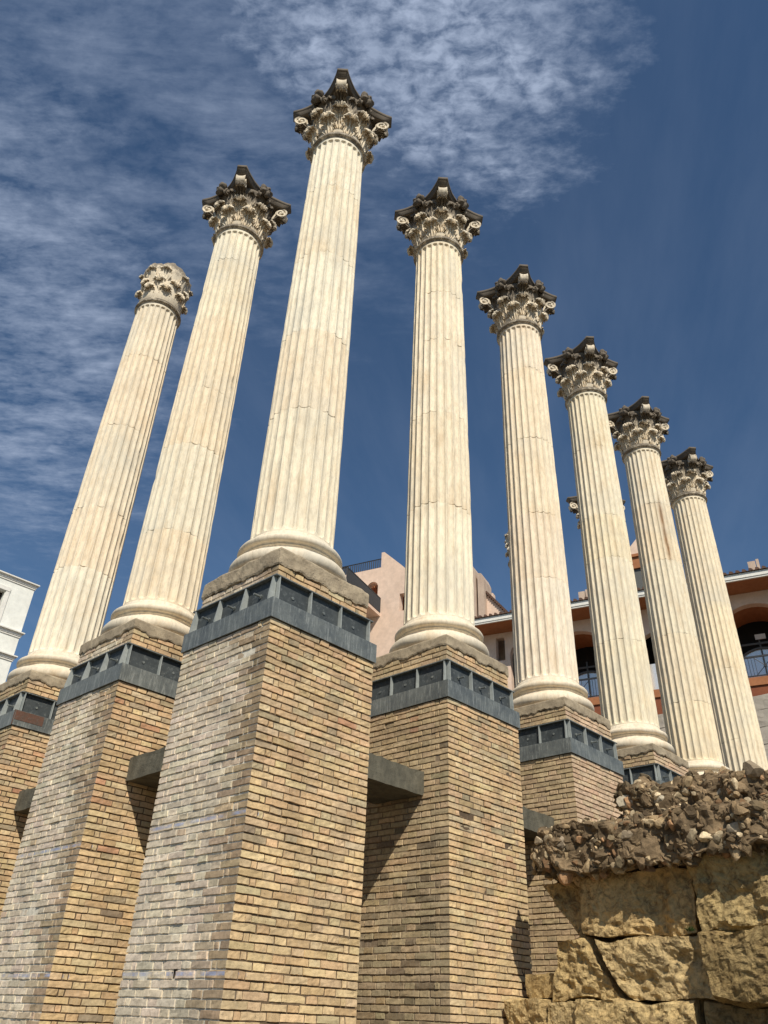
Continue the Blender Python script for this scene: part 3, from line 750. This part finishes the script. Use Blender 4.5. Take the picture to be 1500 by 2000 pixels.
def broken_bell():
    V, F = lathe([(.36, 7.86), (.395, 7.90), (.40, 8.1), (.41, 8.3), (.425, 8.5), (.45, 8.62), (.475, 8.72), (.48, 8.82), (.455, 8.86), (.28, 8.87), (.0, 8.86)], 64)
    V[:, 2] += np.where(V[:, 2] > 8.55, fbm(V*5, 77, 3)*.07, 0); V += vvec(V*11, 78, 3)*.02*(V[:, 2:3] > 8.4)
    return V, F
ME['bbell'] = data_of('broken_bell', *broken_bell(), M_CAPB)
def inst(me, name, parent, rz=0, loc=(0, 0, 0), mat=None):
    o = bpy.data.objects.new(name, me); COL.objects.link(o); o.parent = parent; o.rotation_euler = (0, 0, rz); o.location = loc; return o

def make_column(x, y, label, seed, broken=False, damage=None):
    root = empty('marble_column', (x, y, 0), label, 'column', 'fluted Corinthian columns')
    inst(ME['base'], 'base', root, seed*.7)
    make_shaft(root, seed, damage)
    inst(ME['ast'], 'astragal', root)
    cap = inst(ME['bbell'] if broken else ME['bell'], 'capital', root)
    rr = random.Random(seed+5)
    for k in range(8):
        a = k*math.pi/4
        l1 = inst(ME['low'][k % 2], 'acanthus_leaf', cap, a+math.pi/8)
        l2 = inst(ME['lup' if broken else 'upp'][k % 2], 'acanthus_leaf', cap, a)
        if broken: l1.scale = (.88, .88, 1); l2.scale = (.82, .82, 1)
    if broken:
        for k in range(8): inst(ME['lfi'], 'calyx_leaf', cap, k*math.pi/4+.3+rr.uniform(-.1, .1), (0, 0, .02))
        return root
    for k in range(4):
        a = math.pi/4+k*math.pi/2
        inst(ME['cor'], 'corner_leaf', cap, a); inst(ME['vol'], 'volute', cap, a)
        b = k*math.pi/2
        for s in (-1, 1):
            inst(ME['hel'], 'helix', cap, b+s*.19); inst(ME['fil'], 'calyx_leaf', cap, b+s*.42)
        inst(ME['ros'], 'rosette', cap, b, (.575*math.cos(b), .575*math.sin(b), 8.865))
    inst(ME['aba'], 'abacus', cap)
    return root
COLS = [
 (0, 2*SL, 'leftmost fluted marble column, shorter, with a broken rounded capital missing its top slab', 101, True, None),
 (0, SL, 'fluted marble column second from the left, between the broken column and the tallest one', 102, False, None),
 (0, 0, 'tallest and nearest fluted marble column, standing on the corner pier', 103, False, None),
 (SR, 0, 'fluted marble column standing just right of the tallest corner column', 104, False, None),
 (2*SR, 0, 'middle fluted column of the long right row, above the pinkish brick pier', 105, False, None),
 (3*SR, 0, 'fluted column hiding most of an inner capital, third from the right end of the row', 106, False, None),
 (4*SR, 0, 'fluted column with a brown damaged streak down its shaft', 107, False, (R_(232), .16, 4.6, 6.4)),
 (5*SR, 0, 'smallest looking fluted column at the far right end of the row', 108, False, None),
 (5*SR, SL, 'inner column of which only the capital corner shows behind the row', 109, False, None),
 (5*SR, 2*SL, 'inner column with a worn capital edge peeping out beside the middle column', 110, True, None)]
for c in COLS: make_column(*c)

# ------------------------------------------------------------------ ruined wall (faces -x)
ruin = empty('ruined_wall', (3.2, -2.4, -5.25), 'ruined Roman wall of yellow sandstone blocks topped with dark pebbly rubble concrete', 'wall')
RO = np.array([3.2, -2.4, -5.25])
def block(y0, y1, z0, z1, x0, x1=3.55, seed=0, amp=.045, tint=(1, 1, 1), dy=(0, 0, 0, 0), n=(24, 72, 40)):
    """dy: shift of y at (bottom y0, bottom y1, top y0, top y1)"""
    c8 = []
    for kz, z in enumerate((z0, z1)):
        for ky, yy in enumerate((y0, y1)):
            for x in (x0, x1): c8.append((x, yy+dy[kz*2+ky], z))
    P, F = rough_box(c8, n, amp*.75, 3.2, seed, 5, .02)
    # carved hollows and chipped edges on the exposed face
    fx = np.clip((x0+.2-P[:, 0])/.2, 0, 1); q = fbm(P*np.array([4.3, 3.4, 5.2]), seed+40, 4)
    P[:, 0] += fx*np.clip(q-.1, 0, 1)*.10+fx*np.abs(fbm(P*13, seed+44, 4))*.020
    P += vvec(P*np.array([30,30,44]), seed+50, 3)*.0045
    mk('stone_block', P-RO, F, M_SAND, ruin, np.tile(np.array(tint, float), (len(P), 1)), False)
# y decreases towards the right of the picture
g_ = .012
block(-.74, -1.17, -4.15, -3.60-g_, 2.62, seed=201, tint=(1.0, .98, .95))
block(-1.18, -1.50, -4.15, -3.61-g_, 2.66, seed=202, tint=(.9, .9, .9))
block(-1.51, -2.62, -4.15, -3.60-g_, 2.60, seed=203, tint=(1.05, 1.04, 1))
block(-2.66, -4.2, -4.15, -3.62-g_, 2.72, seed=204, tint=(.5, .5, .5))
block(-1.23, -1.80, -3.60, -3.12, 2.72, seed=205, dy=(0, -.12, -.08, .16), tint=(.92, .90, .85))
block(-1.98, -2.80, -3.60, -3.11, 2.70, seed=206, dy=(0, -.12, .26, 0), amp=.06)
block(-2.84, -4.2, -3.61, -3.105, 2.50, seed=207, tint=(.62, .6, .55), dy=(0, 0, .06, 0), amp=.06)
block(-1.08, -1.55, -3.10, -2.58, 2.86, seed=208, tint=(.8, .8, .8), dy=(-.42, 0, 0, 0), amp=.03)
block(-1.60, -2.72, -3.10, -2.56, 2.74, seed=209, tint=(1.04, 1.0, .95))
block(-2.80, -4.2, -3.09, -2.50, 2.62, seed=210, tint=(.85, .85, .8), dy=(.02, 0, .05, 0), amp=.06)
# lower courses down to the ground
for k, (za, zb2) in enumerate(((-5.24, -4.70), (-4.69, -4.16))):
    for j in range(3): block(-.76-j*1.15-(.3 if k else 0), -.76-(j+1)*1.15-(.28 if k else 0), za, zb2, 2.63, seed=220+k*4+j, n=(8, 16, 10))
# small stone filling the end
block(-.82, -1.24, -3.59, -3.40, 2.86, 3.4, seed=230, amp=.03, n=(8, 12, 8), tint=(.75, .72, .66))

# rubble concrete on top
def ico(sub=2):
    import bmesh
    bm = bmesh.new(); bmesh.ops.create_icosphere(bm, subdivisions=sub, radius=1)
    V = np.array([v.co[:] for v in bm.verts]); F = np.array([[v.index for v in fc.verts] for fc in bm.faces]); bm.free(); return V, F
IV, IF = ico(2)
def facet(V, g_, n=7):
    V = V.copy()
    for _ in range(n):
        d = g_.normal(size=3); d /= np.linalg.norm(d); c = g_.uniform(.45, .8); e = V@d-c
        V -= np.clip(e, 0, None)[:, None]*d
    return V
rub_V = []; rub_F = []; rub_C = []; nn_ = 0
def add_rub(V, F, C):
    global nn_
    rub_V.append(V); rub_F.extend([[int(i)+nn_ for i in q] for q in F]); rub_C.append(C); nn_ += len(V)
def slab(y0, y1, z0, z1, x0, x1, seed, zt=None, dy=(0, 0, 0, 0), n=(40, 150, 26)):
    c8 = []
    for kz, z in enumerate((z0, z1)):
        for ky, yy in enumerate((y0, y1)):
            zz_ = z if not zt else z+zt[kz*2+ky]
            for x in (x0, x1): c8.append((x, yy+dy[kz*2+ky], zz_))
    P, F = rough_box(c8, n, .075, 4.6, seed, 5, .16)
    P += vvec(P*13, seed+9, 4)*.024
    base = np.array([.155, .118, .078]); k = fbm(P*6, seed+3, 3)
    C = base*np.array([1.05, .97, .85])*(1+.6*k)[:, None]
    add_rub(P, F, C); return P
rng = random.Random(5); nrg = np.random.default_rng(5)
P1 = slab(-1.25, -4.4, -2.56, -2.13, 2.50, 3.9, 301, zt=(0, .05, 0, .0))
P2 = slab(-2.10, -4.4, -2.20, -1.76, 2.72, 3.9, 302, zt=(0, .0, .0, -.10), dy=(.02, 0, 0, 0))
stones = [(.42, .34, .235), (.48, .41, .30), (.28, .22, .15), (.31, .245, .17), (.20, .155, .105), (.34, .22, .14), (.18, .14, .10), (.58, .51, .40), (.26, .22, .165), (.22, .17, .12)]
for P, cnt in ((P1, 1500), (P2, 1150)):
    vis = P[(P[:, 0] < 3.3)]
    for k in range(cnt):
        wq = np.array([1.0, .90, .74])
        p = vis[rng.randrange(len(vis))]
        s_ = rng.choice([.014, .018, .024, .030, .038, .046, .056]); 
        if rng.random() < .03: s_ = .075
        sc3 = np.array([rng.uniform(.6, 1.3) for _ in range(3)])*s_
        V = IV*(1+.35*vn(IV*1.3+k*3.1, 9)+.15*vn(IV*3+k, 10))[:, None]
        V = facet(V, nrg)
        a, b = rng.uniform(0, 6.28), rng.uniform(0, 3.1); V = rotz(V*sc3, a); V = V[:, [1, 2, 0]]; V = rotz(V, b)
        c = np.array(rng.choice(stones))*wq*rng.choice([.35, .5, .6, .75, .9, 1.15, 1.3])
        add_rub(V+p+np.array([.5*s_, 0, -.25*s_]), IF, np.tile(c, (len(V), 1)))
# a few larger boulders standing proud
for (yy, zz_, s_) in ((-2.55, -1.98, .11), (-2.2, -1.95, .10), (-3.1, -1.95, .09), (-3.45, -1.84, .10), (-1.32, -2.25, .07), (-1.55, -2.3, .08), (-3.3, -2.35, .09), (-2.3, -2.3, .09)):
    V = facet(IV*(1+.3*vn(IV*1.2+yy*9, 9)+.15*vn(IV*3.1+yy, 10))[:, None], nrg)*np.array([.7, 1.1, .8])*s_
    xf = 2.76 if zz_ > -2.05 else 2.52
    add_rub(V+np.array([xf, yy, zz_]), IF, np.tile(np.array(rng.choice(stones[:4])), (len(V), 1)))
o = mk('rubble_core', np.concatenate(rub_V)-RO, rub_F, M_RUB, ruin, np.concatenate(rub_C), False)

wd = MB(); wr = random.Random(3)
for k in range(46):
    a = wr.uniform(0, 6.28); l = wr.uniform(.02, .055); t = wr.uniform(.3, 1.1); b0 = np.array([wr.uniform(-.01, .01), wr.uniform(-.035, .035), 0])
    d = np.array([-abs(math.cos(a))*math.sin(t), math.sin(a)*math.sin(t), math.cos(t)])*l; e = np.cross(d, [0, 0, 1]); e = e/(np.linalg.norm(e)+1e-6)*.0022
    wd.add([b0-e, b0+e, b0+d*.6+e*.8+[0, 0, .004], b0+d, b0+d*.6-e*.8+[0, 0, .004]], [(0, 1, 2, 3, 4)], (1, 1, 1))
M_WEED = simple_noise_mat('weed_green', (.05, .09, .02), (.08, .12, .03), 20)
o = wd.build('weed', M_WEED); o.location = (2.60, -2.72, -3.10); tag(o, 'small green weed growing in the joint between the sandstone blocks', 'plant')

# ------------------------------------------------------------------ buildings behind
H1 = R_(106.2); BO = Vector((24.48, 2.81, 0))
BR = H1-math.pi/2    # local +y = E1 (along the facade, to the left), local +x = E2 (away)
def bempty(name, label, cat='building'):
    return empty(name, (BO.x, BO.y, -5.25), label, cat, None, BR)
class LB(MB):
    def __init__(s, db=0, dz=0): super().__init__(); s.d = np.array([db, 0, dz])
    def build(s, *a, **k): s.V = [v+s.d for v in s.V]; return super().build(*a, **k)
    """boxes in facade coordinates: a along (left +), b away, z"""
    def bx(s, a0, a1, b0, b1, z0, z1): s.box(b0, b1, a0, a1, z0+5.25, z1+5.25)
    def wallpoly(s, poly, b0, b1): s.prism([(a, z+5.25) for a, z in poly], b0, b1, 'x')
lb = bempty('arcaded_building', 'long pink building with white eaves, clay roof and deep arches behind the right columns')
def arch_pts(c, r, zs, n=18): return [(c+r*math.cos(math.pi*i/n), zs+r*math.sin(math.pi*i/n)) for i in range(n+1)]
A0, A1, ZT = -7.0, 12.9, 11.42
arches = [(-.35, 1.5, 9.2, 7.55), (3.35, 1.05, 9.1, 6.6), (6.75, 1.5, 9.2, 7.55), (9.15, .62, 10.05, 7.55), (-4.0, 1.5, 9.2, 7.55)]
ZW = ZT-.19
arches.sort()
wl = LB(.45, .19); bw0, bw1 = .8, 1.15
prev = A0
for c, rr_, zs_, zb_ in arches:
    wl.wallpoly([(prev, -5.2), (c-rr_, -5.2), (c-rr_, ZW), (prev, ZW)], bw0, bw1)
    pts = arch_pts(c, rr_, zs_)
    for i in range(len(pts)-1):
        (x1_, z1_), (x0_, z0_) = pts[i], pts[i+1]
        wl.wallpoly([(x0_, z0_), (x1_, z1_), (x1_, ZW), (x0_, ZW)], bw0, bw1)
    wl.wallpoly([(c-rr_, -5.2), (c+rr_, -5.2), (c+rr_, zb_), (c-rr_, zb_)], bw0, bw1)
    prev = c+rr_
wl.wallpoly([(prev, -5.2), (10.0, -5.2), (10.0, ZW), (prev, ZW)], bw0, bw1)
wl.wallpoly([(10.0, -5.2), (10.42, -5.2), (10.42, 9.86), (10.0, 9.86)], bw0, bw1)
wl.wallpoly([(10.0, 10.97), (10.42, 10.97), (10.42, ZW), (10.0, ZW)], bw0, bw1)
wl.wallpoly([(10.42, -5.2), (A1, -5.2), (A1, ZW), (10.42, ZW)], bw0, bw1)
wl.bx(A1-.3, A1, bw1, 9, -5.2, ZW); wl.bx(A0, A0+.3, bw1, 9, -5.2, ZW); wl.bx(A0, A1, 8.7, 9, -5.2, ZW)
wl.build('wall', M_PINK, lb)
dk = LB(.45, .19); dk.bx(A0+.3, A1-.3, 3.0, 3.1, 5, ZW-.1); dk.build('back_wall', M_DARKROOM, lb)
for c, rr_, zs_, zb_ in arches:
    if rr_ > 1.2:
        pts = arch_pts(c, rr_-.002, zs_); lin = LB(.45, .19)
        for i in range(len(pts)-1):
            (x1_, z1_), (x0_, z0_) = pts[i], pts[i+1]
            lin.wallpoly([(x0_, z0_), (x1_, z1_), (x1_, z1_+.05), (x0_, z0_+.05)], bw1+.001, 2.6)
        for s in (-1, 1): lin.bx(c+s*rr_-.03, c+s*rr_+.03, bw1+.001, 2.6, zb_, zs_)
        lin.bx(c-rr_, c+rr_, bw1+.001, 2.6, zb_-.25, zb_-.01)
        lin.build('arch_vault', M_ORANGE, lb)
        # window behind
        wf = LB(.45, .19); pw = arch_pts(c, rr_-.35, 8.25, 16)
        wf.wallpoly(list(reversed(pw))+[(c+rr_-.35, zb_), (c-rr_+.35, zb_)], 2.45, 2.48)
        win = wf.build('window', M_GLASS, lb)
        fr = LB(.45, .19)
        fr.bx(c-.03, c+.03, 2.38, 2.44, zb_, 9.9); fr.bx(c-rr_+.02, c+rr_-.02, 2.38, 2.44, 9.60, 9.68)
        for i in range(16):
            (x1_, z1_), (x0_, z0_) = pw[i], pw[i+1]
            fr.wallpoly([(x0_, z0_), (x1_, z1_), (c+(x1_-c)*1.06, 8.25+(z1_-8.25)*1.06), (c+(x0_-c)*1.06, 8.25+(z0_-8.25)*1.06)], 2.37, 2.44)
        fr.build('window_frame', M_FRAME, win)
        # railing
        rl = LB(.45, .19); a0, a1 = c-rr_+.03, c+rr_-.03
        rl.bx(a0, a1, .90, .95, 8.48, 8.55); rl.bx(a0, a1, .90, .94, 7.72, 7.76)
        nb_ = 26
        for i in range(nb_+1):
            a = a0+(a1-a0)*i/nb_
            if .25 < abs(a-c) : rl.bx(a-.009, a+.009, .912, .930, 7.76, 8.48)
        for s in (-1, 1):
            rl.rod((.92, c-.36, 7.76+5.25), (.92, c+.36, 8.48+5.25), .014) if s > 0 else rl.rod((.92, c+.36, 7.76+5.25), (.92, c-.36, 8.48+5.25), .014)
        rl.rod((.92, c, 7.76+5.25), (.92, c, 8.48+5.25), .012); rl.rod((.89, c, 8.12+5.25), (.95, c, 8.12+5.25), .06, 10)
        rl.build('railing', M_IRON, lb)
        if c > -1:
            pass
sg = LB(.45, .19); sg.bx(-.62, -.22, 2.30, 2.33, 9.78, 10.0); sg.build('vent_grille', M_WTRIM, lb)
ob = LB(.45, .19); ob.bx(A0, A1, .70, .80-.003, 7.30, 7.62); ob.build('sill_band', M_ORANGE, lb)
lo_ = LB(.45, .19); lo_.bx(-2.2, 8.6, .76, .797, 3.5, 7.29); lo_.build('lower_wall', M_ORANGE_SHADE, lb)
# middle window frame
mf = LB(.45, .19); mf.bx(3.9, 4.1, .86, .95, 6.6, 9.5); mf.build('window_frame', M_PINK, lb)
mg = LB(.45, .19); mg.bx(2.3, 4.4, 1.20, 1.23, 6.6, 8.9); mg.build('window_pane', M_GLASS, lb)
# eave: white fascia, orange soffit
ev = LB(); ev.bx(A0-.3, A1+.2, -.02, .06, 11.37, 11.64); ev.bx(A0-.3, A1+.2, -.05, -.021, 11.44, 11.64); ev.build('eave_fascia', M_WTRIM, lb)
so = LB(); so.bx(A0-.25, A1+.15, .062, 1.25-.003, 11.38, 11.415); so.build('soffit', M_ORANGE, lb)
# tiled roof: half-round tiles
rt = LB(); V = []; na = int((A1-A0+.6)/.03)
for a in np.linspace(A0-.35, A1+.25, na):
    ph = (a % .24)/.24; hgt = .075*math.sin(math.pi*ph)**.5 if ph < .62 else -.03
    for b, z in ((-.12, 11.645), (-.12, 11.69+hgt), (2.2, 12.10+hgt), (4.8, 12.6+hgt)): V.append((b, a, z+5.25))
F = [(j*4+k, (j+1)*4+k, (j+1)*4+k+1, j*4+k+1) for j in range(na-1) for k in range(3)]
rt.add(V, F); rt.build('tiled_roof', M_TILE, lb)
for (a0, a1) in ((-1.02, -.60), (5.86, 6.28)):
    ch = LB(); ch.bx(a0+.14, a1, .45, .80, 11.60, 12.34); ch.bx(a0, a0+.11, .45, .80, 11.60, 12.40); ch.build('chimney', M_CHIM, lb)
# gabled turret on the roof
tu = LB(); tu.bx(2.6, 4.3, 1.6, 3.4, 12.0, 13.55); tu.build('turret', M_FRAME, lb)
tu2 = LB(); tu2.bx(2.6, 4.35, 1.5, 3.4, 13.56, 14.1); tu2.bx(2.5, 4.45, 1.42, 3.5, 14.11, 14.25); tu2.build('turret_cornice', M_ORANGE, lb)
tu3 = LB(); tu3.wallpoly([(2.6, 14.26), (4.35, 14.26), (3.3, 15.4)], 1.5, 3.4); tu3.build('turret_gable', M_PINK, lb)

# tower house behind
tw = bempty('tower_house', 'pink rendered tower house with black terrace railings behind the second gap')
wt = LB(); B0 = 2.5
wt.wallpoly([(17.97, -5.2), (24, -5.2), (24, 17.0), (17.97, 17.0)], B0, B0+.4)
pts = arch_pts(17.64, .33, 15.87)
for i in range(18):
    (x1_, z1_), (x0_, z0_) = pts[i], pts[i+1]; wt.wallpoly([(x0_, z0_), (x1_, z1_), (x1_, 17.0), (x0_, 17.0)], B0, B0+.4)
wt.wallpoly([(17.31, -5.2), (17.97, -5.2), (17.97, 14.3), (17.31, 14.3)], B0, B0+.4)
wt.wallpoly([(17.17, -5.2), (17.31, -5.2), (17.31, 17.0), (17.17, 17.0)], B0, B0+.4)
wt.wallpoly([(16.0, -5.2), (17.17, -5.2), (17.17, 17.93), (17.0, 17.93), (16.0, 16.95)], B0, B0+.4)
wt.wallpoly([(15.2, -5.2), (16.0, -5.2), (16.0, 14.15), (15.2, 14.15)], B0, B0+.4)
wt.wallpoly([(15.2, 15.16), (16.0, 15.16), (16.0, 16.95), (15.2, 16.1)], B0, B0+.4)
wt.wallpoly([(12.6, -5.2), (15.2, -5.2), (15.2, 16.1), (12.6, 13.9)], B0, B0+.4)
wt.bx(12.6, 24, 7.6, 8, -5.2, 17.0); wt.bx(12.6, 12.9, B0+.4, 7.6, -5.2, 13.8); wt.bx(23.7, 24, B0+.4, 7.6, -5.2, 17)
wt.bx(12.9, 23.7, B0+.4, 7.6, 13.6, 13.75)
wt.build('wall', M_PINK, tw)
wi = LB(); wi.bx(15.2, 18.2, B0+.9, B0+.95, 14.0, 16.6); wi.build('inner_wall', M_ORANGE, tw)
def rail_run(mb, a0, b0, a1, b1, z0, z1, step=.13):
    L = math.hypot(a1-a0, b1-b0); n = int(L/step)
    mb.rod((b0, a0, z1+5.25), (b1, a1, z1+5.25), .03); mb.rod((b0, a0, z0+5.25), (b1, a1, z0+5.25), .02)
    for i in range(n+1):
        t = i/n; a = a0+(a1-a0)*t; b = b0+(b1-b0)*t; mb.rod((b, a, z0+5.25), (b, a, z1+5.25), .027 if i else .04, 5)
rl = LB(); rail_run(rl, 17.17, B0+.1, 23.5, B0+.1, 17.05, 17.60); rl.build('terrace_railing', M_IRON, tw)
bl = LB(); bl.bx(17.1, 20, -1.2, B0-.003, 14.05, 14.22); bs_ = bl.build('balcony_slab', M_PINK, tw)
rl = LB(); rail_run(rl, 17.12, B0-.05, 17.12, -1.15, 14.27, 15.1, .09); rail_run(rl, 17.12, -1.15, 20, -1.15, 14.27, 15.1, .12)
rl.build('balcony_railing', M_IRON, bs_)
fi = LB(); fi.wallpoly([(11.66, 10), (11.93, 10), (11.93, 15.7), (11.8, 15.78), (11.66, 15.5)], B0-.3, B0+.8)
fi.wallpoly([(11.2, 10), (11.55, 10), (11.55, 15.3), (11.35, 15.25), (11.22, 14.9)], B0-.3, B0+.8)
fi.build('buttress', M_CHIM, tw)
sl = LB(); sl.wallpoly([(10.2, 10), (12.6, 10), (12.6, 15.0), (11.93, 15.0), (11.1, 14.05), (10.2, 12.95)], B0+.02, B0+.38); sl.build('sloping_wall', M_PINK, tw)
st_ = LB()
for i in range(14):
    t = i/13; a = 11.2-1.15*t; z = 14.22-1.45*t; st_.bx(a-.05, a+.05, B0-.1, B0+.5, z-.02, z+.10)
st_.build('verge_tiles', M_TILE, tw)

# white building on the left
wb = empty('white_building', (4.0, 30, -5.25), 'white rendered building with grey cornices at the left edge', 'building')
def wx(mb, x0, x1, y0, y1, z0, z1): mb.box(x0-4, x1-4, y0-30, y1-30, z0+5.25, z1+5.25)
m = MB(); wx(m, -12, 6.15, 30, 42, -5.2, 13.35); wx(m, 6.15, 7.02, 30, 42, -5.2, 10.9); wx(m, 6.15, 7.02, 30, 42, 12.62, 13.35); wx(m, 7.02, 8.30, 30, 42, -5.2, 13.35)
wx(m, 6.15, 7.02, 30.35, 42, 10.9, 12.62); m.build('wall', M_WHITE, wb)
m = MB()
for z in (13.36, 10.84, 9.68):
    wx(m, -12, 8.33, 29.96, 42, z-.16, z-.09); wx(m, -12, 8.36, 29.93, 42, z-.085, z+.04); wx(m, -12, 8.44, 29.83, 42.1, z+.045, z+.10)
m.build('cornice', M_WTRIM, wb)
m = MB(); wx(m, 6.10, 7.22, 29.93, 29.997, 12.66, 12.86); wx(m, 7.04, 7.22, 29.95, 29.997, 10.9, 12.655); fr = m.build('window', M_WTRIM, wb)
m = MB(); wx(m, 6.16, 7.01, 30.28, 30.34, 10.92, 12.6); m.build('window_pane', M_DARKROOM, fr)

# ashlar remains standing beyond the last column
def ashlar(x, y0, y1, zt, label, seed):
    aw = empty('ashlar_wall', (x, (y0+y1)/2, -5.25), label, 'wall', 'ashlar wall stumps behind the columns')
    z = zt; k = 0; rg = random.Random(seed)
    while z > -5.0:
        h = .46 if k else .40
        if z-h < -5.2: h = z+5.22
        c8 = [(xx-x, yy-(y0+y1)/2, zz_+5.25) for zz_ in (z-h, z-.008) for yy in (y0+(0 if k else 0), y1-(.0 if k else .06)) for xx in (x, x+.6)]
        P, F = rough_box(c8, (4, 6, 4), .012, 4, seed+k, 3, .02); mk('stone_block', P, F, M_ASHLAR, aw, smooth=False); z -= h; k += 1
ashlar(17, -.6, .90, 4.0, 'grey ashlar stone pillar low behind the far right column', 401)
ashlar(17.3, 3.45, 4.3, 4.15, 'small pale stone pillar top between the sixth and seventh columns', 402)
